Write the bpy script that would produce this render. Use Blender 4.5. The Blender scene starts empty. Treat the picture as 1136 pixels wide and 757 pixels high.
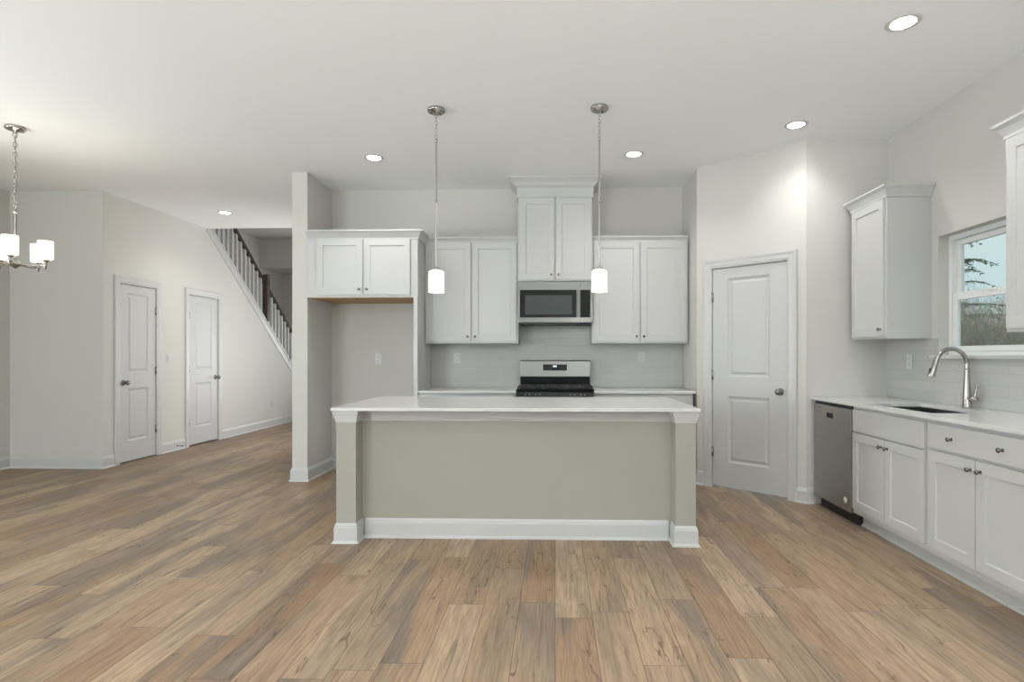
import bpy, bmesh, math, random
from mathutils import Vector, Matrix
random.seed(7)
PI = math.pi
S = bpy.context.scene
C = S.collection

# ------------------------------------------------------------------ camera
TH = 0.0288
cam_d = bpy.data.cameras.new('camera')
cam = bpy.data.objects.new('camera', cam_d); C.objects.link(cam)
cam.location = (0, 0, 1.2626)
cam.rotation_euler = (PI/2, 0, TH)
cam_d.sensor_width = 36.0
cam_d.lens = 625.34 / 1136 * 36.0
cam_d.shift_x = -(597.78 - 568) / 1136
cam_d.shift_y = (394.91 - 378.5) / 1136
cam_d.clip_end = 300
S.camera = cam

# ------------------------------------------------------------------ view + light levels
S.view_settings.view_transform = 'Standard'
S.view_settings.look = 'None'
S.view_settings.gamma = 1
S.view_settings.use_curve_mapping = False
S.view_settings.exposure = 0.0

SKY = 1.12          # overcast sky
HALL_FILL = 33.0  # added hall fill lamp (W)
CAN = 4.7         # recessed lights (W)
FILL = 545.0  # added fill lamps, rear and left (W)
UP = 1.22        # upward tilt of the added rear fill lamp
PENDANT = 5.0
CHANDELIER = 2.6
LENS = 14.0

w = bpy.data.worlds.new('overcast_sky'); S.world = w; w.use_nodes = True
nt = w.node_tree; nt.nodes.clear()
wo = nt.nodes.new('ShaderNodeOutputWorld'); bg = nt.nodes.new('ShaderNodeBackground')
tc = nt.nodes.new('ShaderNodeTexCoord'); nz = nt.nodes.new('ShaderNodeTexNoise')
nz.inputs['Scale'].default_value = 2.2; nz.inputs['Detail'].default_value = 6
rp = nt.nodes.new('ShaderNodeValToRGB')
rp.color_ramp.elements[0].position = 0.38; rp.color_ramp.elements[0].color = (0.52, 0.68, 0.71, 1)
rp.color_ramp.elements[1].position = 0.68; rp.color_ramp.elements[1].color = (0.68, 0.76, 0.77, 1)
nt.links.new(tc.outputs['Generated'], nz.inputs['Vector']); nt.links.new(nz.outputs['Fac'], rp.inputs['Fac'])
nt.links.new(rp.outputs['Color'], bg.inputs['Color']); bg.inputs['Strength'].default_value = SKY
nt.links.new(bg.outputs[0], wo.inputs[0])

def area(name, loc, rot, sx, sy, power, col=(1, 1, 1)):
    d = bpy.data.lights.new(name, 'AREA'); d.shape = 'RECTANGLE'; d.size = sx; d.size_y = sy
    d.energy = power; d.color = col; d.spread = math.radians(130)
    o = bpy.data.objects.new(name, d); C.objects.link(o); o.location = loc; o.rotation_euler = rot
    return o
# added fill lamps at assumed, unseen openings behind and left of the viewer
# (the upward tilt is there to brighten the ceiling)
area('fill_rear', (0.35, -3.55, 1.15), (PI/2+UP, 0, 0), 3.2, 2.0, FILL, (0.93, 0.975, 1.0))
area('fill_dining', (-4.6, -3.55, 1.45), (PI/2+0.22, 0, 0), 1.9, 1.6, FILL*0.22, (0.93, 0.975, 1.0))
area('fill_side', (-6.35, 2.6, 1.4), (PI/2+0.10, 0, -PI/2), 1.7, 1.4, FILL*0.15, (0.93, 0.975, 1.0))
area('fill_hall', (-2.25, 8.3, 1.6), (PI/2, 0, PI/2), 1.7, 1.9, HALL_FILL, (1.0, 0.985, 0.975))  # added lamp in a hidden opening, brightens the hall wall
area('fill_foyer_low', (-3.4, 12.62, 1.2), (PI/2+0.5, 0, PI), 1.0, 1.6, 45, (0.97, 0.985, 1.0))  # added lamp behind the invented foyer glazing, brightens the soffit
area('fill_stairwell', (-3.9, 12.2, 4.6), (PI/2, 0, PI), 1.6, 1.2, 45, (0.95, 0.97, 1.0))  # added lamp without any opening, brightens the upper stairwell

# ------------------------------------------------------------------ materials
def mat(name, col, rough=0.5, metal=0.0, emit=None, estr=0, bump=None, spec=None, noise=None, coat=0):
    m = bpy.data.materials.new(name); m.use_nodes = True
    n = m.node_tree; b = n.nodes['Principled BSDF']
    b.inputs['Base Color'].default_value = (*col, 1); b.inputs['Roughness'].default_value = rough
    b.inputs['Metallic'].default_value = metal
    if spec is not None: b.inputs['Specular IOR Level'].default_value = spec
    if coat: b.inputs['Coat Weight'].default_value = coat; b.inputs['Coat Roughness'].default_value = 0.05
    if emit: b.inputs['Emission Color'].default_value = (*emit, 1); b.inputs['Emission Strength'].default_value = estr
    t = n.nodes.new('ShaderNodeTexCoord')
    if noise:   # (scale, amount) faint tone variation of the material itself
        z = n.nodes.new('ShaderNodeTexNoise'); z.inputs['Scale'].default_value = noise[0]; z.inputs['Detail'].default_value = 5
        r = n.nodes.new('ShaderNodeValToRGB'); a = noise[1]
        r.color_ramp.elements[0].position = .3; r.color_ramp.elements[1].position = .7
        r.color_ramp.elements[0].color = (*[max(0, c*(1-a)) for c in col], 1)
        r.color_ramp.elements[1].color = (*[min(1, c*(1+a)) for c in col], 1)
        n.links.new(t.outputs['Object'], z.inputs['Vector']); n.links.new(z.outputs['Fac'], r.inputs['Fac'])
        n.links.new(r.outputs['Color'], b.inputs['Base Color'])
    if bump:    # (scale, strength)
        z = n.nodes.new('ShaderNodeTexNoise'); z.inputs['Scale'].default_value = bump[0]; z.inputs['Detail'].default_value = 4
        q = n.nodes.new('ShaderNodeBump'); q.inputs['Strength'].default_value = bump[1]; q.inputs['Distance'].default_value = 0.002
        n.links.new(t.outputs['Object'], z.inputs['Vector']); n.links.new(z.outputs['Fac'], q.inputs['Height'])
        n.links.new(q.outputs['Normal'], b.inputs['Normal'])
    return m

M = {}
M['wall'] = mat('greige_wall_paint', (0.600, 0.588, 0.552), 0.75, bump=(260, 0.08), noise=(1.5, 0.01), spec=0.3)
M['ceiling'] = mat('white_ceiling_paint', (0.90, 0.905, 0.905), 0.9, bump=(180, 0.08), spec=0.2)
M['trim'] = mat('white_trim_paint', (0.56, 0.56, 0.558), 0.35, noise=(3, 0.006), spec=0.4)
M['door'] = mat('white_door_paint', (0.53, 0.53, 0.527), 0.4, noise=(3, 0.006), spec=0.4)
M['cab'] = mat('white_cabinet_paint', (0.555, 0.555, 0.550), 0.34, noise=(3, 0.006), spec=0.45)
M['island'] = mat('greige_island_paint', (0.375, 0.365, 0.320), 0.6, noise=(2, 0.01), spec=0.3)
M['toe'] = mat('painted_toe_kick', (0.56, 0.56, 0.555), 0.45, noise=(3, 0.01))
M['quartz'] = mat('white_quartz', (0.70, 0.695, 0.682), 0.14, noise=(60, 0.03), spec=0.5)
M['ply'] = mat('birch_plywood', (0.46, 0.29, 0.15), 0.6, noise=(12, 0.15))
M['steel'] = mat('brushed_stainless_steel', (0.195, 0.193, 0.188), 0.32, 1.0, noise=(40, 0.04))
M['dwsteel'] = mat('fingerprint_resistant_grey_steel', (0.42, 0.41, 0.395), 0.30, 1.0, noise=(20, 0.04))
M['nickel'] = mat('brushed_nickel', (0.44, 0.42, 0.39), 0.24, 1.0, noise=(60, 0.05))
M['pewter'] = mat('satin_pewter_hardware', (0.26, 0.25, 0.24), 0.25, 1.0, noise=(60, 0.05))
M['rod'] = mat('polished_nickel_rod', (0.50, 0.48, 0.45), 0.15, 1.0, noise=(60, 0.05))
M['black'] = mat('black_enamel', (0.010, 0.010, 0.011), 0.15, noise=(30, 0.1), spec=0.2)
M['iron'] = mat('matte_cast_iron', (0.02, 0.02, 0.02), 0.5, bump=(200, 0.3), noise=(50, 0.2))
M['blackglass'] = mat('black_oven_glass', (0.008, 0.009, 0.009), 0.06, noise=(10, 0.05), spec=0.15)
M['screen'] = mat('dark_microwave_mesh_screen', (0.055, 0.063, 0.063), 0.15, noise=(8, 0.05), spec=0.2)
M['rubber'] = mat('black_plastic', (0.012, 0.014, 0.015), 0.45, noise=(30, 0.1))
M['plastic'] = mat('white_plastic_plate', (0.58, 0.58, 0.57), 0.3, noise=(30, 0.01))
M['slot'] = mat('dark_grey_slot', (0.12, 0.12, 0.12), 0.5, noise=(30, 0.05))  # plain dark grey for socket slots and button marks
M['walnut'] = mat('dark_walnut_stain', (0.060, 0.042, 0.032), 0.4, noise=(14, 0.3))
M['shade'] = mat('frosted_white_glass_lit', (0.9, 0.9, 0.88), 0.4, emit=(1.0, 0.985, 0.95), estr=1.1, noise=(20, 0.01))
M['shadewarm'] = mat('opal_glass_lit_warm', (0.9, 0.88, 0.84), 0.4, emit=(1.0, 0.95, 0.86), estr=1.2, noise=(20, 0.01))
M['lens'] = mat('lit_downlight_lens', (0.9, 0.9, 0.9), 0.5, emit=(1.0, 0.98, 0.95), estr=LENS, noise=(20, 0.01))
M['digit'] = mat('lit_clock_digits', (0.5, 0.6, 0.6), 0.5, emit=(0.75, 0.9, 1.0), estr=2.0, noise=(20, 0.01))
M['vinyl'] = mat('white_vinyl_window', (0.80, 0.81, 0.81), 0.3, noise=(10, 0.01))
M['carpet'] = mat('beige_stair_carpet', (0.40, 0.37, 0.33), 0.95, bump=(300, 0.6), noise=(80, 0.15))
M['grass'] = mat('winter_lawn', (0.10, 0.11, 0.045), 0.95, noise=(3, 0.4))
M['twig'] = mat('bare_brown_twigs', (0.50, 0.36, 0.25), 0.9, noise=(2, 0.35))
M['twiggrey'] = mat('bare_grey_twigs', (0.52, 0.47, 0.39), 0.9, noise=(2, 0.3))
M['conifer'] = mat('blue_green_conifer_needles', (0.22, 0.28, 0.23), 0.9, noise=(3, 0.35))
M['dryleaf'] = mat('dry_rust_leaves', (0.55, 0.32, 0.19), 0.9, noise=(4, 0.4))
M['silver'] = mat('silver_sticker_and_glint', (0.75, 0.75, 0.74), 0.4, noise=(30, 0.02))

def glass_mat():
    m = bpy.data.materials.new('clear_window_glass'); m.use_nodes = True; n = m.node_tree; n.nodes.clear()
    o = n.nodes.new('ShaderNodeOutputMaterial'); mx = n.nodes.new('ShaderNodeMixShader')
    tr = n.nodes.new('ShaderNodeBsdfTransparent'); gl = n.nodes.new('ShaderNodeBsdfGlossy')
    tr.inputs[0].default_value = (0.95, 0.975, 0.97, 1); gl.inputs['Roughness'].default_value = 0.02
    lw = n.nodes.new('ShaderNodeLayerWeight'); lw.inputs['Blend'].default_value = 0.5   # Schlick reflectance, same from both sides
    pw = n.nodes.new('ShaderNodeMath'); pw.operation = 'POWER'; pw.inputs[1].default_value = 5.0
    ma = n.nodes.new('ShaderNodeMath'); ma.operation = 'MULTIPLY_ADD'; ma.inputs[1].default_value = 0.96; ma.inputs[2].default_value = 0.03
    n.links.new(lw.outputs['Facing'], pw.inputs[0]); n.links.new(pw.outputs[0], ma.inputs[0]); n.links.new(ma.outputs[0], mx.inputs[0]); n.links.new(tr.outputs[0], mx.inputs[1]); n.links.new(gl.outputs[0], mx.inputs[2])
    n.links.new(mx.outputs[0], o.inputs[0]); return m
M['glass'] = glass_mat()

def tile_mat():
    m = bpy.data.materials.new('white_glazed_subway_tile'); m.use_nodes = True; n = m.node_tree
    b = n.nodes['Principled BSDF']; b.inputs['Roughness'].default_value = 0.22
    t = n.nodes.new('ShaderNodeTexCoord'); br = n.nodes.new('ShaderNodeTexBrick')
    br.inputs['Color1'].default_value = (0.49, 0.488, 0.475, 1); br.inputs['Color2'].default_value = (0.51, 0.508, 0.495, 1)
    br.inputs['Mortar'].default_value = (0.42, 0.42, 0.41, 1)
    br.inputs['Scale'].default_value = 1.0; br.inputs['Brick Width'].default_value = 0.305; br.inputs['Row Height'].default_value = 0.0765
    br.inputs['Mortar Size'].default_value = 0.0016; br.inputs['Mortar Smooth'].default_value = 0.3
    cx = n.nodes.new('ShaderNodeSeparateXYZ'); cb = n.nodes.new('ShaderNodeCombineXYZ'); ad = n.nodes.new('ShaderNodeMath'); ad.operation = 'ADD'
    n.links.new(t.outputs['Object'], cx.inputs[0])
    n.links.new(cx.outputs['X'], ad.inputs[0]); n.links.new(cx.outputs['Y'], ad.inputs[1])
    n.links.new(ad.outputs[0], cb.inputs['X']); n.links.new(cx.outputs['Z'], cb.inputs['Y'])
    n.links.new(cb.outputs[0], br.inputs['Vector']); n.links.new(br.outputs['Color'], b.inputs['Base Color'])
    q = n.nodes.new('ShaderNodeBump'); q.invert = True; q.inputs['Distance'].default_value = 0.0015; q.inputs['Strength'].default_value = 0.5
    z = n.nodes.new('ShaderNodeTexNoise'); z.inputs['Scale'].default_value = 7; q2 = n.nodes.new('ShaderNodeBump')
    q2.inputs['Strength'].default_value = 0.12; q2.inputs['Distance'].default_value = 0.02
    n.links.new(t.outputs['Object'], z.inputs['Vector']); n.links.new(z.outputs['Fac'], q2.inputs['Height'])
    n.links.new(br.outputs['Fac'], q.inputs['Height']); n.links.new(q2.outputs['Normal'], q.inputs['Normal'])
    n.links.new(q.outputs['Normal'], b.inputs['Normal'])
    return m
M['tile'] = tile_mat()

def floor_mat():
    m = bpy.data.materials.new('oak_vinyl_plank_floor'); m.use_nodes = True; n = m.node_tree; L = n.links
    b = n.nodes['Principled BSDF']
    def math_(op, a, c=None, d=None):
        x = n.nodes.new('ShaderNodeMath'); x.operation = op
        for i, v in enumerate((a, c, d)):
            if v is None: continue
            if isinstance(v, (int, float)): x.inputs[i].default_value = v
            else: L.new(v, x.inputs[i])
        return x.outputs[0]
    def comb(x, y, z=0.0):
        c = n.nodes.new('ShaderNodeCombineXYZ')
        for i, v in enumerate((x, y, z)):
            if isinstance(v, (int, float)): c.inputs[i].default_value = v
            else: L.new(v, c.inputs[i])
        return c.outputs[0]
    def white(vec):
        q = n.nodes.new('ShaderNodeTexWhiteNoise'); q.noise_dimensions = '3D'; L.new(vec, q.inputs['Vector']); return q
    def noise(vec, sc, det=6, rough=.6, dist=0.0):
        q = n.nodes.new('ShaderNodeTexNoise'); L.new(vec, q.inputs['Vector']); q.inputs['Scale'].default_value = sc
        q.inputs['Detail'].default_value = det; q.inputs['Roughness'].default_value = rough; q.inputs['Distortion'].default_value = dist
        return q.outputs['Fac']
    def ramp(f, pts):
        r = n.nodes.new('ShaderNodeValToRGB'); cr = r.color_ramp
        while len(cr.elements) < len(pts): cr.elements.new(0.5)
        for e, (p, c) in zip(cr.elements, pts): e.position = p; e.color = (*c, 1)
        L.new(f, r.inputs['Fac']); return r.outputs['Color']
    def mix(f, a, c, mode='MIX'):
        x = n.nodes.new('ShaderNodeMix'); x.data_type = 'RGBA'; x.blend_type = mode
        for i, v in ((0, f), (6, a), (7, c)):
            if isinstance(v, (int, float)): x.inputs[i].default_value = v
            elif isinstance(v, tuple): x.inputs[i].default_value = (*v, 1)
            else: L.new(v, x.inputs[i])
        return x.outputs[2]
    g = n.nodes.new('ShaderNodeNewGeometry'); s = n.nodes.new('ShaderNodeSeparateXYZ'); L.new(g.outputs['Position'], s.inputs[0])
    X, Y = s.outputs['X'], s.outputs['Y']
    W, LEN = 0.180, 1.22
    cx = math_('DIVIDE', X, W); col = math_('FLOOR', cx); fx = math_('FRACT', cx)
    off = white(comb(col, 3.7)).outputs['Value']
    cy = math_('ADD', math_('DIVIDE', Y, LEN), math_('MULTIPLY', off, 7.0)); row = math_('FLOOR', cy); fy = math_('FRACT', cy)
    wn = white(comb(col, row, 1.3)); r1 = wn.outputs['Value']
    r2 = white(comb(col, row, 9.1)).outputs['Value']; r3 = white(comb(col, row, 5.9)).outputs['Value']
    # coordinates along the grain, shifted plank by plank
    gv = comb(math_('ADD', math_('MULTIPLY', X, 1.0), math_('MULTIPLY', r1, 31.0)), math_('ADD', math_('MULTIPLY', Y, 0.055), math_('MULTIPLY', r2, 17.0)), math_('MULTIPLY', r3, 9.0))
    gv2 = comb(math_('ADD', X, math_('MULTIPLY', r2, 23.0)), math_('ADD', math_('MULTIPLY', Y, 0.13), math_('MULTIPLY', r1, 13.0)), math_('MULTIPLY', r1, 7.0))
    big = noise(gv2, 7.0, 4, .55, 0.6)      # cathedral tone patches in a plank
    fine = noise(gv, 95.0, 4, .6, 0.0)     # fine grain
    mid = noise(gv, 34.0, 5, .6, 0.35)      # dark streaks
    wob = noise(gv2, 10.0, 3, .5, 0.6)
    base = ramp(r1, [(0.0, (0.290, 0.178, 0.105)), (0.2, (0.350, 0.232, 0.142)), (0.45, (0.400, 0.280, 0.180)),
                     (0.75, (0.470, 0.345, 0.230)), (1.0, (0.330, 0.230, 0.152))])
    gv3 = comb(math_('ADD', math_('MULTIPLY', X, 1.0), math_('MULTIPLY', r3, 41.0)), math_('MULTIPLY', Y, 0.13), math_('MULTIPLY', r2, 3.0))
    band = noise(gv3, 5.0, 3, .5, 0.3)      # long weathered grey bands
    grey = mix(math_('MULTIPLY', ramp_fac(n, L, band, 0.44, 0.60), math_('ADD', 0.30, math_('MULTIPLY', r3, 0.68))), base, (0.175, 0.150, 0.128))
    warm = mix(math_('MULTIPLY', ramp_fac(n, L, wob, 0.52, 0.75), 0.40), grey, (0.47, 0.340, 0.220))
    c1 = mix(math_('MULTIPLY', ramp_fac(n, L, fine, 0.36, 0.66), 0.50), warm, (0.175, 0.112, 0.070))
    c2 = mix(math_('MULTIPLY', ramp_fac(n, L, mid, 0.56, 0.70), 0.55), c1, (0.120, 0.083, 0.058))
    # thin cracks: iso lines of a distorted noise
    line = math_('ABSOLUTE', math_('SUBTRACT', wob, 0.5))
    crack = math_('MULTIPLY', math_('SUBTRACT', 1.0, ramp_fac(n, L, line, 0.0, 0.012)), ramp_fac(n, L, big, 0.42, 0.56))
    c3 = mix(math_('MULTIPLY', crack, 0.75), c2, (0.075, 0.050, 0.035))
    # joints
    ex = math_('MULTIPLY', math_('MINIMUM', fx, math_('SUBTRACT', 1.0, fx)), W)
    ey = math_('MULTIPLY', math_('MINIMUM', fy, math_('SUBTRACT', 1.0, fy)), LEN)
    gap = math_('SUBTRACT', 1.0, ramp_fac(n, L, math_('MINIMUM', ex, ey), 0.0006, 0.0030))
    c4 = mix(math_('MULTIPLY', gap, 0.7), c3, (0.07, 0.05, 0.038))
    L.new(c4, b.inputs['Base Color'])
    rr = math_('ADD', 0.36, math_('MULTIPLY', fine, 0.16)); L.new(rr, b.inputs['Roughness'])
    b.inputs['Specular IOR Level'].default_value = 0.35
    q = n.nodes.new('ShaderNodeBump'); q.inputs['Strength'].default_value = 0.25; q.inputs['Distance'].default_value = 0.0012
    L.new(math_('SUBTRACT', math_('MULTIPLY', fine, 0.4), gap), q.inputs['Height']); L.new(q.outputs['Normal'], b.inputs['Normal'])
    return m
def ramp_fac(n, L, src, lo, hi):
    r = n.nodes.new('ShaderNodeMapRange'); r.interpolation_type = 'SMOOTHSTEP'
    r.inputs['From Min'].default_value = lo; r.inputs['From Max'].default_value = hi
    L.new(src, r.inputs['Value']); return r.outputs['Result']
M['floor'] = floor_mat()

# ------------------------------------------------------------------ mesh helpers
class MB:
    def __init__(s): s.v = []; s.f = []; s.sm = []
    def add(s, vs, fs, smooth=False):
        o = len(s.v); s.v += [tuple(p) for p in vs]; s.f += [[o+i for i in f] for f in fs]; s.sm += [smooth]*len(fs); return s
    def box(s, x0, x1, y0, y1, z0, z1):
        v = [(x, y, z) for z in (z0, z1) for y in (y0, y1) for x in (x0, x1)]
        return s.add(v, [(0,2,3,1), (4,5,7,6), (0,1,5,4), (2,6,7,3), (0,4,6,2), (1,3,7,5)])
    def sweep(s, path, prof, mp=None, side=1, closed=False):
        """path 2D points, prof (offset, height); mp(x, y, h) -> 3D"""
        mp = mp or (lambda x, y, h: (x, y, h)); n = len(path); k = len(prof); vs = []
        for i in range(n):
            p = Vector(path[i])
            a = Vector(path[(i-1) % n]) if (i > 0 or closed) else None
            b = Vector(path[(i+1) % n]) if (i < n-1 or closed) else None
            d0 = (p-a).normalized() if a is not None else (b-p).normalized()
            d1 = (b-p).normalized() if b is not None else d0
            n0 = Vector((-d0.y, d0.x))*side; n1 = Vector((-d1.y, d1.x))*side
            m = (n0+n1).normalized(); m = m/max(0.3, m.dot(n0))
            for (o, h) in prof: vs.append(mp(p.x+m.x*o, p.y+m.y*o, h))
        fs = []
        for i in range(n if closed else n-1):
            j = (i+1) % n
            for q in range(k):
                r = (q+1) % k
                fs.append((i*k+q, i*k+r, j*k+r, j*k+q))
        if not closed: fs += [tuple(range(k)), tuple((n-1)*k+q for q in range(k))]
        return s.add(vs, fs)
    def lathe(s, prof, c=(0,0,0), axis='Z', seg=24, smooth=True):
        """prof (radius, height) along axis"""
        vs = []; k = len(prof)
        for i in range(seg):
            a = 2*PI*i/seg
            for (r, h) in prof:
                x, y = r*math.cos(a), r*math.sin(a)
                p = {'Z': (x, y, h), 'Y': (x, h, y), 'X': (h, x, y)}[axis]
                vs.append((p[0]+c[0], p[1]+c[1], p[2]+c[2]))
        fs = [(i*k+q, ((i+1) % seg)*k+q, ((i+1) % seg)*k+q+1, i*k+q+1) for i in range(seg) for q in range(k-1)]
        s.add(vs, fs, smooth)
        caps = []
        for q in (0, k-1):
            if prof[q][0] > 1e-5: caps.append([i*k+q for i in range(seg)])
        if caps:
            o = len(s.v)-len(vs)
            for cp in caps: s.f.append([o+i for i in cp]); s.sm.append(False)
        return s
    def cyl(s, c, r, h, axis='Z', seg=24, r2=None):
        return s.lathe([(r, 0), (r if r2 is None else r2, h)], c, axis, seg)
    def tube(s, pts, rad, seg=10, closed=False):
        pts = [Vector(p) for p in pts]; n = len(pts); vs = []
        rad = rad if isinstance(rad, (list, tuple)) else [rad]*n
        up = None
        for i, p in enumerate(pts):
            if closed: d = pts[(i+1) % n]-pts[(i-1) % n]
            else: d = pts[min(i+1, n-1)]-pts[max(i-1, 0)]
            d.normalize()
            if up is None: up = d.orthogonal().normalized()
            up = (up-d*up.dot(d)).normalized(); w_ = d.cross(up)
            for j in range(seg):
                a = 2*PI*j/seg; q = p+(up*math.cos(a)+w_*math.sin(a))*rad[i]; vs.append(tuple(q))
        fs = []
        for i in range(n if closed else n-1):
            k = (i+1) % n
            for j in range(seg):
                l = (j+1) % seg; fs.append((i*seg+j, i*seg+l, k*seg+l, k*seg+j))
        s.add(vs, fs, True)
        if not closed: s.add([vs[j] for j in range(seg)], [tuple(range(seg))]); s.add([vs[(n-1)*seg+j] for j in range(seg)], [tuple(range(seg))])
        return s
    def build(s, name, m, parent=None, bevel=0.0, loc=None, rot=None):
        me = bpy.data.meshes.new(name); me.from_pydata(s.v, [], s.f); me.materials.append(m)
        bm = bmesh.new(); bm.from_mesh(me); bmesh.ops.recalc_face_normals(bm, faces=bm.faces); bm.to_mesh(me); bm.free()
        me.polygons.foreach_set('use_smooth', s.sm); me.update()
        o = bpy.data.objects.new(name, me); C.objects.link(o)
        if parent is not None: o.parent = parent
        if loc is not None: o.location = loc
        if rot is not None: o.rotation_euler = (0, 0, rot)
        if bevel:
            bv = o.modifiers.new('bevel', 'BEVEL'); bv.width = bevel; bv.segments = 2; bv.limit_method = 'ANGLE'; bv.angle_limit = 0.6
            bv.harden_normals = False
        return o
def tag(o, label, cat, group=None, kind=None):
    if label: o['label'] = label
    if cat: o['category'] = cat
    if group: o['group'] = group
    if kind: o['kind'] = kind
    return o
def empty(name, loc, rz=0):
    o = bpy.data.objects.new(name, None); C.objects.link(o); o.location = loc; o.rotation_euler = (0, 0, rz); o.empty_display_size = 0.1
    return o
def struct(o, label, cat): return tag(o, label, cat, None, 'structure')
def copy_tree(o, parent=None):
    c = o.copy(); C.objects.link(c); c.parent = parent
    for ch in list(o.children): copy_tree(ch, c)
    return c

def panel_mesh(mb, w_, h_, t, panels, kind):
    """slab front at y=0, back at y=t, x 0..w, z 0..h; panels = list of (x0,x1,z0,z1)"""
    xs = sorted({0, w_} | {p[0] for p in panels} | {p[1] for p in panels}); zs = sorted({0, h_} | {p[2] for p in panels} | {p[3] for p in panels})
    for i in range(len(xs)-1):
        for j in range(len(zs)-1):
            xm, zm = (xs[i]+xs[i+1])/2, (zs[j]+zs[j+1])/2
            if any(p[0] < xm < p[1] and p[2] < zm < p[3] for p in panels): continue
            mb.add([(xs[i], 0, zs[j]), (xs[i+1], 0, zs[j]), (xs[i+1], 0, zs[j+1]), (xs[i], 0, zs[j+1])], [(0, 1, 2, 3)])
    loops = [(0, 0), (0.0015, 0.009)] if kind == 'shaker' else [(0, 0), (0.006, 0.006), (0.020, 0.012), (0.030, 0.012), (0.046, 0.0045)]
    for (x0, x1, z0, z1) in panels:
        vs = []
        for (ins, dy) in loops: vs += [(x0+ins, dy, z0+ins), (x1-ins, dy, z0+ins), (x1-ins, dy, z1-ins), (x0+ins, dy, z1-ins)]
        fs = [(4*k+a, 4*k+(a+1) % 4, 4*k+4+(a+1) % 4, 4*k+4+a) for k in range(len(loops)-1) for a in range(4)]
        k = 4*(len(loops)-1); fs.append((k, k+1, k+2, k+3)); mb.add(vs, fs)
    mb.add([(0, t, 0), (w_, t, 0), (w_, t, h_), (0, t, h_)], [(0, 1, 2, 3)])
    # edges
    mb.add([(0, 0, 0), (w_, 0, 0), (w_, t, 0), (0, t, 0)], [(0, 1, 2, 3)]); mb.add([(0, 0, h_), (w_, 0, h_), (w_, t, h_), (0, t, h_)], [(0, 1, 2, 3)])
    mb.add([(0, 0, 0), (0, t, 0), (0, t, h_), (0, 0, h_)], [(0, 1, 2, 3)]); mb.add([(w_, 0, 0), (w_, t, 0), (w_, t, h_), (w_, 0, h_)], [(0, 1, 2, 3)])
    return mb
def weld(o):
    bm = bmesh.new(); bm.from_mesh(o.data); bmesh.ops.remove_doubles(bm, verts=bm.verts, dist=1e-5)
    bmesh.ops.recalc_face_normals(bm, faces=bm.faces); bm.to_mesh(o.data); bm.free()
def shaker_door(w_, h_, parent, loc, name='door', stile=0.062):
    o = panel_mesh(MB(), w_, h_, 0.019, [(stile, w_-stile, stile, h_-stile)], 'shaker').build(name, M['cab'], parent, loc=loc); weld(o)
    b = o.modifiers.new('bevel', 'BEVEL'); b.width = 0.0015; b.segments = 1; b.limit_method = 'ANGLE'; b.angle_limit = 0.6
    return o
def knob(parent, x, z, y=0.0):
    o = MB().lathe([(0.0, -0.028), (0.008, -0.028), (0.0125, -0.025), (0.0135, -0.020), (0.0105, -0.016), (0.006, -0.014), (0.0055, -0.006), (0.010, 0.0)], axis='Y', seg=16).build('knob', M['pewter'], parent, loc=(x, y, z))
    return o

# ------------------------------------------------------------------ SETTING
CZ = 3.1083; BY = 6.2194; RX = 2.8259; LX = -5.059
PX, PY = 1.397, 5.589; QX, QY = 2.146, 4.879
PANG = math.atan2(QY-PY, QX-PX); PLEN = math.hypot(QX-PX, QY-PY)
RY = -3.3
struct(MB().box(-6.4, 3.1, -3.45, 12.7, -0.12, 0).build('floor', M['floor']), 'brown oak plank floor running away from the viewer', 'floor')
cl = MB().box(-6.4, 3.1, -3.45, 8.03, CZ, CZ+0.28)
cl.box(-2.50, 3.1, 8.03, 9.0, CZ, CZ+0.28)
struct(cl.build('ceiling', M['ceiling']), 'smooth off-white ceiling', 'ceiling')
struct(MB().box(-6.4, -2.5, 8.03, 10.55, 5.6, 5.75).build('ceiling_stairwell', M['ceiling']), 'ceiling high over the stairwell', 'ceiling')
cl = MB().box(-6.3, -2.5, 10.55, 11.52, 3.67, 3.78); cl.box(-6.3, -2.5, 11.5, 12.4, 3.08, 3.2)
cl.box(-6.3, -2.5, 11.48, 11.5, 3.08, 3.67); cl.box(-6.3, -2.5, 10.5, 10.55, 3.67, 5.6)
struct(cl.build('wall_bulkhead', M['wall']), 'painted bulkhead beyond the stair railing', 'wall')
struct(MB().box(-2.49, 1.397, BY, BY+0.12, 0, CZ).build('wall_back', M['wall']), 'greige kitchen wall behind the stove', 'wall')
# fridge wing wall that continues as hall side wall
struct(MB().box(-2.645, -2.49, 5.600, 7.3, 0, CZ).box(-2.645, -2.49, 9.3, 12.5, 0, CZ).box(-2.645, -2.49, 7.3, 9.3, 2.6, CZ).box(-2.645, -2.49, 8.03, 12.5, CZ, 5.6).build('wall_wing', M['wall']), 'narrow wall end beside the fridge alcove', 'wall')  # the hidden gap in the hall stretch is added for the fill lamp
struct(MB().box(PX, PX+0.1, PY+0.1, BY, 0, CZ).box(PX, PX+0.02, PY+0.01, PY+0.1, 0, CZ).build('wall_range_side', M['wall']), 'short side wall right of the stove counter', 'wall')
# angled pantry wall with its door opening
O0, O1, OH = 0.158, 0.875, 2.102
wb = MB().box(0, O0, 0, 0.11, 0, CZ).box(O1, PLEN, 0, 0.11, 0, CZ).box(O0, O1, 0, 0.11, OH, CZ)
struct(wb.build('wall_pantry', M['wall'], loc=(PX, PY, 0), rot=PANG), 'angled wall holding the pantry door', 'wall')
struct(MB().box(QX+0.002, RX+0.12, QY, QY+0.12, 0, CZ).build('wall_pantry_return', M['wall']), 'wall facing the viewer above the dishwasher end', 'wall')
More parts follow.
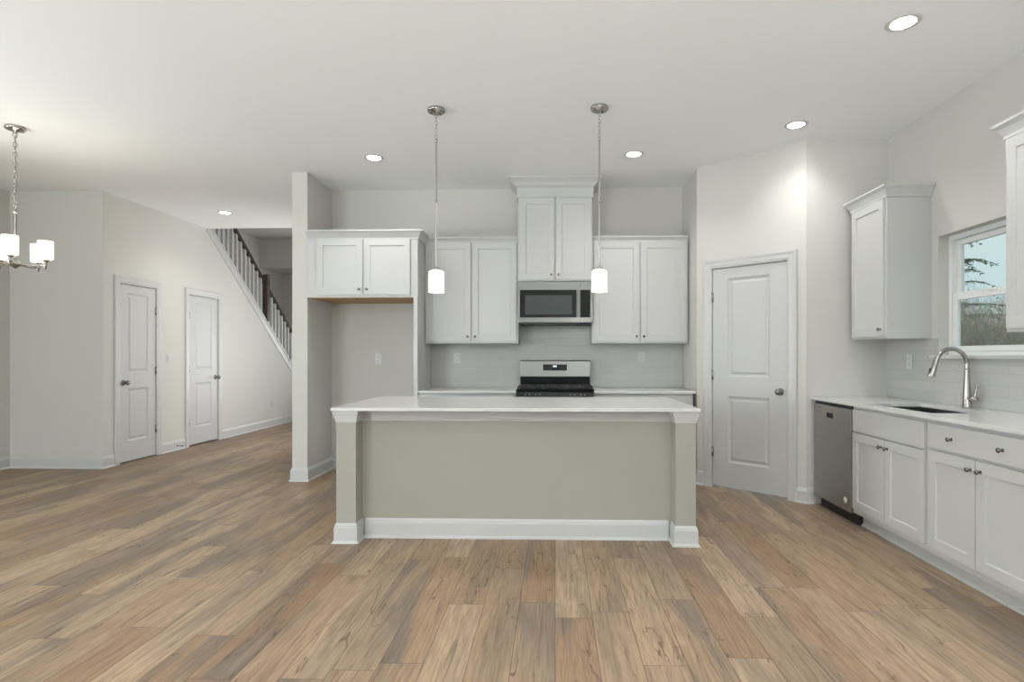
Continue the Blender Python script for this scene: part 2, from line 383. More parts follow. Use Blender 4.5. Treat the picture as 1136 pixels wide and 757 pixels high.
# right wall with window opening
WY0, WY1, WZ0, WZ1 = 3.415, 4.241, 1.262, 2.142
wb = MB().box(RX, RX+0.14, RY, WY0, 0, CZ).box(RX, RX+0.14, WY1, QY, 0, CZ).box(RX, RX+0.14, WY0, WY1, 0, WZ0).box(RX, RX+0.14, WY0, WY1, WZ1, CZ)
struct(wb.build('wall_right', M['wall']), 'right wall with the sink window', 'wall')
# left: dining room wall, short wall facing us, hall wall with the two closet doors
D1 = (6.405, 7.010); D2 = (7.642, 8.327); DH = 2.115
FY = 6.165; DX = -6.131
struct(MB().box(DX-0.12, DX, RY, 1.7, 0, CZ).box(DX-0.12, DX, 3.5, FY+0.12, 0, CZ).box(DX-0.12, DX, 1.7, 3.5, 0, 0.7).box(DX-0.12, DX, 1.7, 3.5, 2.3, CZ).build('wall_dining', M['wall']), 'dining side wall at the far left', 'wall')
struct(MB().box(DX, LX, FY, FY+0.12, 0, CZ).build('wall_left', M['wall']), 'left wall facing the viewer behind the chandelier', 'wall')
def feet(y): return 1.954-0.806*(y-9.621)      # line on which the balusters stand
hw = MB()
T = 0.11; y0 = FY+0.12
for (a, b_) in ((y0, D1[0]), (D1[1], D2[0])): hw.box(LX-T, LX, a, b_, 0, CZ)
hw.box(LX-T, LX, D1[0], D1[1], DH, CZ)
def prism_yz(mb, x0, x1, pts):
    n_ = len(pts); v = [(x0, y, z) for y, z in pts]+[(x1, y, z) for y, z in pts]
    mb.add(v, [tuple(range(n_)), tuple(range(n_, 2*n_))]+[(i, (i+1) % n_, n_+(i+1) % n_, n_+i) for i in range(n_)])
low = lambda y: feet(y)-0.03
prism_yz(hw, LX-T, LX, [(D2[0], DH), (D2[1], DH), (D2[1], low(D2[1])), (8.03, CZ), (D2[0], CZ)])
prism_yz(hw, LX-T, LX, [(D2[1], 0), (11.9, 0), (11.9, low(11.9)), (D2[1], low(D2[1]))])
struct(hw.build('wall_hall', M['wall']), 'hall wall with two closet doors under the stairs', 'wall')
struct(MB().box(-6.3, -6.1, FY+0.12, 12.5, 0, 5.6).build('wall_stair', M['wall']), 'far side wall of the staircase', 'wall')
struct(MB().box(-6.3, -4.0, 12.4, 12.55, 0, 3.08).box(-2.8, -2.645, 12.4, 12.55, 0, 3.08).box(-4.0, -2.8, 12.4, 12.55, 2.2, 3.08).box(-4.0, -2.8, 12.4, 12.55, 0, 0.3).build('wall_foyer', M['wall']), 'foyer end wall past the stairs', 'wall')
struct(MB().box(-6.1, -2.645, 7.9, 8.03, CZ+0.28, 5.6).build('wall_upper_hall', M['wall']), 'upper wall over the hall opening', 'wall')
# unseen rear wall; its glazed openings are added to let fill light in
rb = MB(); holes = [(-5.6, -3.6, 0.6, 2.3), (-1.5, 2.1, 0.02, 2.3)]
rb.box(-6.25, -5.6, RY-0.14, RY, 0, CZ).box(-3.6, -1.5, RY-0.14, RY, 0, CZ).box(2.1, 2.95, RY-0.14, RY, 0, CZ)
rb.box(-5.6, -3.6, RY-0.14, RY, 0, 0.6).box(-5.6, -3.6, RY-0.14, RY, 2.3, CZ).box(-1.5, 2.1, RY-0.14, RY, 2.3, CZ)
struct(rb.build('wall_front', M['wall']), 'wall behind the viewer with added glazed openings', 'wall')
def glazing(name, loc, rz, w_, h_, n_):
    e = empty(name, loc, rz); f = 0.06
    fr = MB().box(0, w_, -0.03, 0.03, 0, f).box(0, w_, -0.03, 0.03, h_-f, h_)
    for i in range(n_+1):
        x = i*(w_-f)/n_; fr.box(x, x+f, -0.03, 0.03, f, h_-f)
    fr.build('window_frame', M['vinyl'], e)
    for i in range(n_):
        x = i*(w_-f)/n_+f; MB().box(x, x+(w_-f)/n_-f, -0.003, 0.003, f, h_-f).build('glass_pane', M['glass'], e)
    struct(e, 'added glazed opening outside the view, for fill light', 'window'); return e
glazing('added_window_2', (-5.6, RY-0.08, 0.6), 0, 2.0, 1.7, 2)
glazing('added_window_3', (-1.5, RY-0.08, 0.02), 0, 3.6, 2.28, 3)
glazing('added_window_4', (DX-0.06, 1.7, 0.7), PI/2, 1.8, 1.6, 2)  # unseen opening added for the side fill lamp

glazing('added_window_5', (-4.0, 12.47, 0.3), 0, 1.2, 1.9, 2)  # unseen opening added for the low foyer fill lamp

# baseboards
BB = [(0.0005, 0.0), (0.027, 0.0), (0.026, 0.008), (0.020, 0.016), (0.0145, 0.019), (0.0145, 0.104), (0.011, 0.110), (0.011, 0.117), (0.005, 0.130), (0.0005, 0.137)]
def baseboard(name, path, side, label):
    struct(MB().sweep(path, BB, side=side).build(name, M['trim']), label, 'baseboard')
baseboard('baseboard_left', [(DX, -3.25), (DX, FY), (LX, FY), (LX, D1[0]-0.085)], -1, 'white baseboard round the left corner')
baseboard('baseboard_hall', [(LX, D1[1]+0.085), (LX, D2[0]-0.09)], -1, 'short white baseboard between the closet doors')
baseboard('baseboard_stair', [(LX, D2[1]+0.09), (LX, 11.85)], -1, 'white baseboard below the stairs')
baseboard('baseboard_wing', [(-2.645, 7.3), (-2.645, 5.600), (-2.490, 5.600), (-2.490, BY), (-1.42, BY)], -1, 'white baseboard round the wall end and fridge alcove')
def pl(s_, d=0): return (PX+math.cos(PANG)*s_, PY+math.sin(PANG)*s_)
baseboard('baseboard_pantry', [pl(0.0), pl(O0-0.082)], -1, 'small white baseboard left of the pantry door')
baseboard('baseboard_corner', [pl(O1+0.082), (QX, QY), (2.20, QY)], -1, 'white baseboard wrapping the pantry corner')

# doors ---------------------------------------------------------------
CASE = [(0.0, 0.0005), (0.0, 0.010), (0.012, 0.012), (0.018, 0.016), (0.050, 0.018), (0.060, 0.022), (0.078, 0.022), (0.082, 0.018), (0.082, 0.0005)]
def make_door(name, loc, rz, x0, x1, h_, hinge_left, label, gap=0.012):
    e = empty(name, loc, rz)
    MB().sweep([(x0, 0.0), (x0, h_), (x1, h_), (x1, 0.0)], CASE, mp=lambda x, z, p: (x, -p, z), side=1).build('door_casing', M['trim'], e)
    jb = MB().box(x0-0.002, x0+0.004, -0.001, 0.11, 0, h_).box(x1-0.004, x1+0.002, -0.001, 0.11, 0, h_).box(x0, x1, -0.001, 0.11, h_-0.004, h_+0.002)
    jb.box(x0, x0+0.014, 0.048, 0.07, 0, h_).box(x1-0.014, x1, 0.048, 0.07, 0, h_).box(x0, x1, 0.048, 0.07, h_-0.014, h_)
    jb.build('door_jamb', M['trim'], e)
    w_ = x1-x0-0.016; H_ = h_-0.010-gap
    st = w_*0.215
    pn = [(st, w_-st, 0.235, 0.862), (st, w_-st, 1.045, H_-0.098)]
    sl = panel_mesh(MB(), w_, H_, 0.035, pn, 'moulded').build('door_slab', M['door'], e, loc=(x0+0.008, 0.006, gap)); weld(sl)
    kx = 0.058 if not hinge_left else w_-0.058
    kz = 0.945-gap
    kb = MB().lathe([(0.0, 0.0), (0.032, 0.0), (0.032, -0.005), (0.026, -0.010), (0.013, -0.013), (0.012, -0.030), (0.018, -0.036), (0.027, -0.046), (0.0285, -0.056), (0.023, -0.068), (0.010, -0.073), (0.0, -0.074)], axis='Y', seg=24)
    kb.build('door_knob', M['pewter'], sl, loc=(kx, 0, kz))
    for hz in (0.34, 1.08, 1.825):
        hx = x0+0.006 if hinge_left else x1-0.006
        hb = MB().cyl((hx, -0.004, hz-0.045), 0.0065, 0.09, seg=12).lathe([(0.008, 0), (0.0, 0.006)], (hx, -0.004, hz+0.045), seg=12)
        hb.box(hx-0.010, hx+0.010, 0.0, 0.004, hz-0.045, hz+0.045)
        hb.build('hinge', M['nickel'], e)
    struct(e, label, 'door'); return e
make_door('door_1', (LX, 0, 0), PI/2, D1[0], D1[1], DH, False, 'white two-panel closet door nearest the chandelier')
make_door('door_2', (LX, 0, 0), PI/2, D2[0], D2[1], DH, True, 'white two-panel closet door nearer the stairs', gap=0.02)
make_door('door_3', (PX, PY, 0), PANG, O0, O1, OH, True, 'white two-panel pantry door in the angled wall', gap=0.02)

# window over the sink --------------------------------------------------
wn = empty('window_1', (RX, WY1, WZ0), -PI/2)   # local x runs towards the viewer, +y outwards
WW, WH = WY1-WY0, WZ1-WZ0
f = MB().box(0, 0.030, 0.075, 0.14, 0, WH).box(WW-0.030, WW, 0.075, 0.14, 0, WH).box(0.03, WW-0.03, 0.075, 0.14, 0, 0.030).box(0.03, WW-0.03, 0.075, 0.14, WH-0.034, WH)
f.box(0.030, 0.040, 0.098, 0.104, 0.03, WH-0.03).box(WW-0.040, WW-0.030, 0.098, 0.104, 0.03, WH-0.03)
f.build('window_frame', M['vinyl'], wn, bevel=0.002)
MZ = 0.418
us = MB().box(0.032, 0.080, 0.106, 0.132, MZ, WH-0.036).box(WW-0.080, WW-0.032, 0.106, 0.132, MZ, WH-0.036).box(0.08, WW-0.08, 0.106, 0.132, MZ, MZ+0.035).box(0.08, WW-0.08, 0.106, 0.132, WH-0.076, WH-0.036)
us.build('upper_sash', M['vinyl'], wn, bevel=0.002)
ls = MB().box(0.032, 0.082, 0.080, 0.104, 0.032, MZ+0.038).box(WW-0.082, WW-0.032, 0.080, 0.104, 0.032, MZ+0.038).box(0.082, WW-0.082, 0.080, 0.104, 0.032, 0.070).box(0.082, WW-0.082, 0.080, 0.104, MZ-0.015, MZ+0.038)
ls.build('lower_sash', M['vinyl'], wn, bevel=0.002)
MB().box(0.079, WW-0.079, 0.117, 0.121, MZ+0.034, WH-0.075).build('glass_pane', M['glass'], wn)
MB().box(0.081, WW-0.081, 0.090, 0.094, 0.069, MZ-0.014).build('glass_pane', M['glass'], wn)
MB().box(WW/2-0.03, WW/2+0.03, 0.070, 0.080, MZ+0.020, MZ+0.036).build('sash_lock', M['vinyl'], wn, bevel=0.002)
MB().box(-0.055, WW+0.055, -0.030, 0.0, -0.020, 0.004).box(0.001, WW-0.001, 0.0, 0.076, -0.0, 0.004).build('window_sill', M['trim'], wn, bevel=0.004)
struct(wn, 'white double-hung window over the sink', 'window')

# ------------------------------------------------------------------ STAIRCASE
st = empty('staircase', (-5.6, 9.9, 0))
o = st
def rel(mb):                                   # shift world coordinates into the empty's frame
    mb.v = [(x+5.6, y-9.9, z) for x, y, z in mb.v]; return mb
tr = MB(); n_st = 17; rise = 3.388/n_st
def nose(y): return feet(y)-0.05
for k in range(n_st):
    z1 = rise*(k+1)
    yb = 9.621+(1.954-0.05-z1)/0.806             # nosing of this tread
    tr.box(-6.095, LX-T-0.002, yb-0.26, yb, max(0, z1-rise-0.25), z1)
rel(tr).build('stair_treads', M['carpet'], st)
sk = MB(); prism_yz(sk, LX-T-0.012, LX+0.014, [(8.04, feet(8.04)-0.155), (11.88, feet(11.88)-0.155), (11.88, feet(11.88)), (8.04, feet(8.04))])
prism_yz(sk, LX-T-0.02, LX+0.026, [(8.04, feet(8.04)-0.028), (11.88, feet(11.88)-0.028), (11.88, feet(11.88)+0.006), (8.04, feet(8.04)+0.006)])
rel(sk).build('stringer', M['trim'], st)
def rail(y0_, y1_):
    r = lambda y: feet(y)+0.706
    pts = [(-0.030, 0.0), (0.030, 0.0), (0.030, -0.022), (0.018, -0.034), (0.022, -0.065), (-0.022, -0.065), (-0.018, -0.034), (-0.030, -0.022)]
    mb = MB(); xc = LX-0.035
    vs = [(xc+a, y, r(y)+b_) for y in (y0_, y1_) for a, b_ in pts]; k = len(pts)
    mb.add(vs, [tuple(range(k)), tuple(range(k, 2*k))]+[(i, (i+1) % k, k+(i+1) % k, k+i) for i in range(k)])
    return rel(mb).build('handrail', M['walnut'], st)
rail(8.06, 9.70); rail(9.785, 11.7)
def newel(y0_, zt):
    mb = MB().box(-5.105, -5.018, y0_, y0_+0.087, feet(y0_)-0.02, zt)
    mb.box(-5.111, -5.012, y0_-0.006, y0_+0.093, zt, zt+0.018).box(-5.100, -5.023, y0_+0.005, y0_+0.082, zt+0.018, zt+0.032)
    rel(mb).build('newel_post', M['walnut'], st, bevel=0.003)
newel(9.70, 2.655); newel(11.70, 1.16)
y = 8.12
while y < 11.66:
    if not (9.66 < y < 9.82):
        mb = MB().box(LX-0.035-0.016, LX-0.035+0.016, y-0.016, y+0.016, feet(y)-0.02, feet(y)+0.665)
        rel(mb).build('baluster', M['trim'], st)
    y += 0.1245
tag(st, 'staircase with white balusters and dark wooden handrail climbing behind the hall wall', 'staircase')

# ------------------------------------------------------------------ CABINETS
CRS = [(0.0, 0.0), (0.010, 0.0), (0.010, 0.014), (0.014, 0.022), (0.030, 0.050), (0.042, 0.062), (0.050, 0.068), (0.050, 0.080), (0.0, 0.080)]
def crown(mb_path, z, prof, parent, loc=(0, 0, 0)):
    return MB().sweep(mb_path, [(o_, z+h) for o_, h in prof], side=-1).build('crown_moulding', M['cab'], parent)
def scaled(prof, sx, sz): return [(a*sx, b_*sz) for a, b_ in prof]

def upper_cabinet(name, loc, rz, w_, z0, z1, depth, doors, label, cr, crz, ends, group=None, knobside=None, dz=(0.02, 0.008), side_stile=0.018, bottom=None):
    """local: x 0..w, wall at y=depth, carcass front y=0, door fronts y=-0.019"""
    e = empty(name, loc, rz)
    b_ = MB().box(0, w_, 0, depth, z0, z1)
    b_.box(-0.0, w_, -0.001, 0.0, z0, z1)
    b_.build('carcass', M['cab'], e, bevel=0.0012)
    if bottom: MB().box(0.03, w_-0.03, 0.02, depth-0.005, z0-0.006, z0+0.001).build('underside', M[bottom], e)['label'] = 'bare wood underside'
    n_ = doors; gap = 0.017 if n_ > 1 else 0
    xs0, xs1 = side_stile if isinstance(side_stile, tuple) else (side_stile, side_stile)
    dw = (w_-xs0-xs1-gap*(n_-1))/n_
    dh = z1-z0-dz[0]-dz[1]
    for i in range(n_):
        x = xs0+i*(dw+gap)
        d = shaker_door(dw, dh, e, (x, -0.019, z0+dz[0]))
        if n_ == 2: kx = dw-0.030 if i == 0 else 0.030
        else: kx = dw-0.030 if knobside == 'r' else 0.030
        knob(d, kx, 0.052)
    p = []
    if 'l' in ends: p.append((0, depth-0.001))
    p += [(0, -0.019 if 0 else 0.0), (w_, 0.0)]
    if 'r' in ends: p.append((w_, depth-0.001))
    crown(p, crz, cr, e)
    tag(e, label, 'cabinet', group); return e

# over the fridge alcove (deep)
FD = 0.62
fr = upper_cabinet('wall_cabinet', (-2.485, 5.590, 0), 0, 1.115, 1.848, 2.428, FD, 2, 'deep white two-door cabinet over the empty fridge alcove', scaled(CRS, 1.0, 1.12), 2.428, 'r',
                   dz=(0.027, 0.0), side_stile=(0.100, 0.075), bottom='ply')
pn = MB().box(-1.413, -1.372, 5.588, BY-0.001, 0, 1.847)
tag(pn.build('fridge_panel', M['cab'], bevel=0.0012), 'tall white end panel on the right side of the fridge alcove', 'panel')
# pairs beside the hood cabinet
UD = 0.31; UY = BY-UD
CRT = [(0.0, 0.0), (0.010, 0.0), (0.010, 0.012), (0.016, 0.024), (0.030, 0.040), (0.036, 0.046), (0.036, 0.060), (0.0, 0.060)]
upper_cabinet('wall_cabinet', (-1.369, UY, 0), 0, 0.984, 1.393, 2.455, UD-0.001, 2, 'white two-door wall cabinet between fridge alcove and microwave', CRT, 2.450, '')
upper_cabinet('wall_cabinet', (0.385, UY, 0), 0, 1.000, 1.393, 2.455, UD-0.001, 2, 'white two-door wall cabinet right of the microwave', CRT, 2.450, '')
# hood cabinet up to the ceiling
CRH = [(0.0, 0.0), (0.014, 0.0), (0.014, 0.016), (0.010, 0.020), (0.010, 0.105), (0.020, 0.112), (0.034, 0.124), (0.048, 0.150), (0.074, 0.176), (0.084, 0.184), (0.090, 0.188), (0.090, 0.210), (0.0, 0.210)]
upper_cabinet('wall_cabinet', (-0.384, BY-0.385, 0), 0, 0.768, 2.032, 2.897, 0.384, 2, 'tall white cabinet above the microwave reaching the ceiling', CRH, 2.8965, 'lr', dz=(0.016, 0.004))
# right wall, local x runs towards the viewer
upper_cabinet('wall_cabinet', (RX-0.33, 4.812, 0), -PI/2, 0.498, 1.393, 2.458, 0.329, 1, 'narrow white single-door cabinet left of the sink window', scaled(CRS, 1.0, 1.1), 2.458, 'lr', knobside='r', side_stile=(0.03, 0.02))
upper_cabinet('wall_cabinet', (RX-0.33, 3.188, 0), -PI/2, 0.78, 1.393, 2.458, 0.329, 2, 'white wall cabinet cut off by the right edge, right of the window', scaled(CRS, 1.0, 1.1), 2.458, 'lr')

def base_cabinet(name, loc, rz, w_, depth, label, knobs=2, doors=2, drawer=(0.727, 0.868), doorz=(0.141, 0.712), open_top=False, group=None, shoe=True):
    """local: carcass front y=0 (fronts at -0.019), x 0..w"""
    e = empty(name, loc, rz)
    b_ = MB()
    if open_top:                                # the sink hangs in this one
        b_.box(0, w_, 0, 0.018, 0.10, 0.890).box(0, 0.018, 0.018, depth, 0.10, 0.890).box(w_-0.018, w_, 0.018, depth, 0.10, 0.890)
        b_.box(0.018, w_-0.018, depth-0.012, depth, 0.10, 0.890).box(0.018, w_-0.018, 0.018, depth-0.012, 0.10, 0.12)
    else: b_.box(0, w_, 0, depth, 0.10, 0.890)
    b_.build('carcass', M['cab'], e, bevel=0.001)
    t_ = MB().box(0.0, w_, 0.070, depth, 0.0, 0.0995)
    t_.sweep([(0, 0.070), (w_, 0.070)], [(0, 0), (0.013, 0), (0.012, 0.008), (0.006, 0.017), (0, 0.019)], side=-1)
    t_.build('toe_kick', M['toe'], e)
    in_ = 0.019
    dr = MB().box(0, w_-2*in_, 0, 0.019, 0, drawer[1]-drawer[0]).build('drawer_front', M['cab'], e, bevel=0.002, loc=(in_, -0.019, drawer[0]))
    if knobs == 2:
        for q in (0.26, 0.74): knob(dr, (w_-2*in_)*q, (drawer[1]-drawer[0])*0.5)
    elif knobs == 1: knob(dr, (w_-2*in_)/2, (drawer[1]-drawer[0])*0.5)
    gap = 0.006; dw = (w_-2*in_-gap*(doors-1))/doors
    for i in range(doors):
        d = shaker_door(dw, doorz[1]-doorz[0], e, (in_+i*(dw+gap), -0.019, doorz[0]))
        knob(d, dw-0.032 if i == 0 else 0.032, doorz[1]-doorz[0]-0.052)
    tag(e, label, 'cabinet', group); return e
BX = RX-0.611
base_cabinet('base_cabinet', (BX, 4.250, 0), -PI/2, 0.845, 0.609, 'white sink base cabinet with plain drawer front, beside the dishwasher', knobs=0, drawer=(0.709, 0.868), doorz=(0.141, 0.698), open_top=True)
base_cabinet('base_cabinet', (BX, 3.404, 0), -PI/2, 0.785, 0.609, 'white base cabinet with two-knob drawer at the right edge')
base_cabinet('base_cabinet', (BX, 2.618, 0), -PI/2, 0.76, 0.609, 'white base cabinet beyond the right edge of view, last of its run')
base_cabinet('base_cabinet', (-1.371, 5.610, 0), 0, 0.983, 0.608, 'white base cabinet left of the range, mostly behind the island')
base_cabinet('base_cabinet', (0.388, 5.610, 0), 0, 0.975, 0.608, 'white base cabinet right of the range, mostly behind the island')

# countertops
def counter(name, boxes, label):
    mb = MB()
    for b_ in boxes: mb.box(*b_)
    return tag(mb.build(name, M['quartz']), label, 'countertop')
SX0, SX1, SY0, SY1 = 2.285, 2.665, 3.490, 4.190      # sink cut-out
counter('countertop', [(2.182, SX0, 1.85, QY-0.001, 0.892, 0.914), (SX1, RX-0.001, 1.85, QY-0.001, 0.892, 0.914), (SX0, SX1, 1.85, SY0, 0.892, 0.914), (SX0, SX1, SY1, QY-0.001, 0.892, 0.914)], 'white quartz countertop along the right wall with the sink in it')
counter('countertop', [(-1.371, -0.386, 5.570, BY-0.001, 0.892, 0.914)], 'white quartz countertop left of the range')
counter('countertop', [(0.386, 1.380, 5.570, BY-0.001, 0.892, 0.914)], 'white quartz countertop right of the range')

# backsplash tile
bs = MB().box(-1.371, 1.396, BY-0.008, BY-0.0005, 0.915, 1.392).box(-0.383, 0.383, BY-0.008, BY-0.0005, 1.392, 1.59)
tag(bs.build('tile_backsplash', M['tile']), 'white subway tile backsplash behind the range', 'backsplash')
bs = MB().box(RX-0.008, RX-0.0005, WY1, QY-0.001, 0.915, 1.392).box(RX-0.008, RX-0.0005, WY0, WY1, 0.915, WZ0-0.021).box(RX-0.008, RX-0.0005, 1.85, WY0, 0.915, 1.392)
bs.box(RX-0.011, RX-0.0005, WY1-0.004, WY1, WZ0+0.006, 1.392)
tag(bs.build('tile_backsplash', M['tile']), 'white subway tile backsplash under the sink window', 'backsplash')

# ------------------------------------------------------------------ ISLAND
IL, IR = -1.476, 0.933; IT = 0.892
isl = empty('kitchen_island', (-0.27, 4.25, 0))
def relI(mb): mb.v = [(x+0.27, y-4.25, z) for x, y, z in mb.v]; return mb
PYF = 3.890                                    # face of the recessed front panel
relI(MB().box(IL+0.01, IR-0.01, PYF, 4.72, 0.0, IT-0.001)).build('island_body', M['island'], isl)
PW = 0.134
IB = [(0.0005, 0.0), (0.024, 0.0), (0.023, 0.008), (0.017, 0.015), (0.0125, 0.018), (0.0125, 0.104), (0.009, 0.110), (0.009, 0.117), (0.004, 0.128), (0.0005, 0.134)]
CAPP = [(0.0, 0.815), (0.004, 0.815), (0.005, 0.826), (0.011, 0.850), (0.014, 0.866), (0.018, 0.872), (0.018, 0.8915), (0.0, 0.8915)]
for x0 in (IL, IR-PW):
    relI(MB().box(x0, x0+PW, 3.762, PYF+0.001, 0.0, IT-0.001)).build('post', M['island'], isl, bevel=0.002)
    ring = [(x0, PYF-0.001), (x0, 3.762), (x0+PW, 3.762), (x0+PW, PYF-0.001)]
    relI(MB().sweep(ring, IB, side=-1)).build('post_base', M['trim'], isl)
    relI(MB().sweep(ring, CAPP, side=-1)).build('post_capital', M['trim'], isl)
inner = [(IL+PW+0.024, PYF), (IR-PW-0.024, PYF)]
relI(MB().sweep(inner, IB, side=-1)).build('baseboard', M['trim'], isl)
relI(MB().sweep([(IL+PW+0.001, PYF), (IR-PW-0.001, PYF)], [(0.0, 0.812), (0.008, 0.812), (0.008, 0.822), (0.012, 0.832), (0.012, 0.8915), (0.0, 0.8915)], side=-1)).build('top_trim', M['trim'], isl)
for sx, pts in ((-1, [(IL+0.01, 4.72), (IL+0.01, PYF+0.03)]), (1, [(IR-0.01, PYF+0.03), (IR-0.01, 4.72)])):
    relI(MB().sweep(pts, IB, side=-1)).build('baseboard', M['trim'], isl)
# working side: doors facing the range
for i in range(5):
    d = shaker_door(0.44, 0.57, isl, (0, 0, 0)); d.location = (IL+0.05+0.47*(i+1)+0.27-0.005, 4.739-4.25, 0.14); d.rotation_euler = (0, 0, PI); knob(d, 0.03, 0.52)
tag(isl, 'greige painted kitchen island with white post bases and baseboard', 'kitchen island')
tag(MB().box(-1.503, 0.955, 3.730, 4.770, 0.893, 0.914).build('countertop', M['quartz'], bevel=0.002), 'white quartz slab on top of the kitchen island', 'countertop')

# ------------------------------------------------------------------ SINK + FAUCET
sk = MB(); a0, a1, b0, b1 = SX0-0.006, SX1+0.006, SY0-0.006, SY1+0.006
# bowl as thin shell walls below the counter
def bowl(mb, x0, x1, y0_, y1_, zt, zb, t_):
    mb.box(x0, x1, y0_, y1_, zb-t_, zb).box(x0-t_, x0, y0_-t_, y1_+t_, zb-t_, zt).box(x1, x1+t_, y0_-t_, y1_+t_, zb-t_, zt)
    mb.box(x0, x1, y0_-t_, y0_, zb-t_, zt).box(x0, x1, y1_, y1_+t_, zb-t_, zt)
snk = empty('kitchen_sink', ((SX0+SX1)/2, (SY0+SY1)/2, 0.70))
def relS(mb): mb.v = [(x-(SX0+SX1)/2, y-(SY0+SY1)/2, z-0.70) for x, y, z in mb.v]; return mb
bowl(sk, SX0-0.004, SX1+0.004, SY0-0.004, SY1+0.004, 0.8915, 0.70, 0.003)
relS(sk).build('sink_bowl', M['steel'], snk, bevel=0.004)
relS(MB().lathe([(0.0, 0.7035), (0.022, 0.7035), (0.030, 0.705), (0.045, 0.706), (0.047, 0.7015)], ((SX0+SX1)/2+0.06, (SY0+SY1)/2, 0))).build('drain', M['nickel'], snk)
tag(snk, 'undermount stainless steel sink set in the right countertop', 'sink')

fa = empty('faucet', (2.762, 3.862, 0.9145))
MB().lathe([(0.0, 0.0), (0.030, 0.0), (0.030, 0.006), (0.0265, 0.012), (0.0255, 0.085), (0.023, 0.110), (0.018, 0.180), (0.0155, 0.250), (0.0150, 0.262), (0.0, 0.262)]).build('faucet_body', M['nickel'], fa)
pts = [(0.0, 0, 0.255), (0.0, 0, 0.285)]
for k in range(0, 17):
    a = PI*k/16*0.93; pts.append((-0.1025+0.1025*math.cos(a), 0, 0.290+0.1045*math.sin(a)))
MB().tube(pts, 0.0145, 14).build('gooseneck', M['nickel'], fa)
e_ = Vector(pts[-1]); d_ = (Vector(pts[-1])-Vector(pts[-2])).normalized()
sp = MB().tube([e_, e_+d_*0.03, e_+d_*0.035, e_+d_*0.105, e_+d_*0.112], [0.0155, 0.0165, 0.0175, 0.0235, 0.021], 16)
spr = sp.build('spray_head', M['nickel'], fa)
bt = MB().box(-0.003, 0.003, -0.006, 0.006, -0.014, 0.014).build('spray_button', M['rubber'], spr); bt.location = e_+d_*0.065+Vector((-0.0215, 0, 0)); bt.rotation_euler = (0, 0.16, 0)
bt['label'] = 'black spray button'
hd = MB().cyl((0, -0.022, 0.062), 0.0165, -0.062, 'Y', 18).lathe([(0.0165, 0), (0.013, -0.006), (0.0, -0.008)], (0, -0.084, 0.062), 'Y', 18)
hd.tube([(0.0, -0.070, 0.070), (0.003, -0.074, 0.100), (0.006, -0.080, 0.150)], [0.0075, 0.0065, 0.0075], 12)
hd.build('lever_handle', M['nickel'], fa)
tag(fa, 'brushed nickel gooseneck pull-down faucet behind the sink', 'faucet')

# ------------------------------------------------------------------ DISHWASHER
dw = empty('dishwasher', (RX-0.628, 4.846, 0), -PI/2)       # front face local y=0
DWW = 0.585
MB().box(0.004, DWW-0.004, 0.035, 0.60, 0.085, 0.868).build('tub', M['rubber'], dw)
dd = MB().box(0, DWW, 0.0, 0.034, 0.090, 0.862).build('front_panel', M['dwsteel'], dw, bevel=0.004)
MB().box(0.000, DWW, 0.012, 0.040, 0.8635, 0.888).build('control_strip', M['rubber'], dw)
hp = MB().box(0.220, 0.320, -0.0015, 0.004, 0.765, 0.805).build('display_window', M['blackglass'], dd)
MB().box(0.045, 0.115, -0.0008, 0.002, 0.832, 0.838).box(0.055, 0.085, -0.0008, 0.002, 0.800, 0.804).build('badge', M['pewter'], dd)
MB().lathe([(0.020, 0.0), (0.020, -0.0012), (0.0, -0.0012)], (DWW-0.075, 0.0, 0.170), 'Y', 24).lathe([(0.026, 0.0), (0.026, -0.0010), (0.023, -0.0010), (0.023, 0)], (DWW-0.075, 0.0, 0.170), 'Y', 24).build('round_sticker', M['silver'], dd)
MB().box(0.002, DWW+0.008, 0.058, 0.11, 0.0, 0.10).build('kick_plate', M['rubber'], dw)
tag(dw, 'grey stainless dishwasher at the far end of the right counter', 'dishwasher')

# ------------------------------------------------------------------ MICROWAVE
mw = empty('microwave', (-0.3805, 5.800, 1.590))
MWW, MWH = 0.761, 0.436
MB().box(0.0, MWW, 0.030, 0.41, 0.016, MWH).build('housing', M['steel'], mw, bevel=0.002)
MB().box(0.008, MWW-0.008, 0.012, 0.40, 0.0, 0.0155).box(0.04, 0.16, 0.05, 0.16, -0.010, 0.0).box(0.60, 0.72, 0.05, 0.16, -0.010, 0.0).build('bottom_vent', M['rubber'], mw)
fw = MB().box(0.0, 0.0175, 0.0, 0.030, 0.018, MWH-0.004).box(MWW-0.0175, MWW, 0.0, 0.030, 0.018, MWH-0.004)
fw.box(0.0175, MWW-0.0175, 0.0, 0.030, 0.018, 0.066).box(0.0175, MWW-0.0175, 0.0, 0.030, MWH-0.084, MWH-0.004)
fp = fw.build('front_frame', M['steel'], mw)
dr = MB().box(0.018, 0.600, 0.002, 0.029, 0.0665, MWH-0.0845).build('door_glass', M['blackglass'], mw)
MB().box(0.072, 0.555, 0.0010, 0.003, 0.098, MWH-0.140).build('door_window', M['screen'], dr)
MB().box(0.640, MWW-0.018, 0.002, 0.029, 0.0665, MWH-0.0845).build('control_panel', M['blackglass'], mw)
MB().box(0.600, 0.640, 0.004, 0.029, 0.0665, MWH-0.0845).build('door_edge', M['steel'], mw)
hl = MB().tube([(0.620, -0.030, 0.075), (0.620, -0.030, MWH-0.092)], 0.0135, 14)
for z in (0.095, MWH-0.112): hl.cyl((0.620, -0.026, z), 0.009, 0.030, 'Y', 10)
hl.build('handle', M['steel'], mw)
for z0_, z1_ in ((MWH-0.080, MWH-0.006), (0.020, 0.064)): MB().box(0.636, 0.638, -0.0008, 0.0005, z0_, z1_).build('door_seam', M['rubber'], mw)
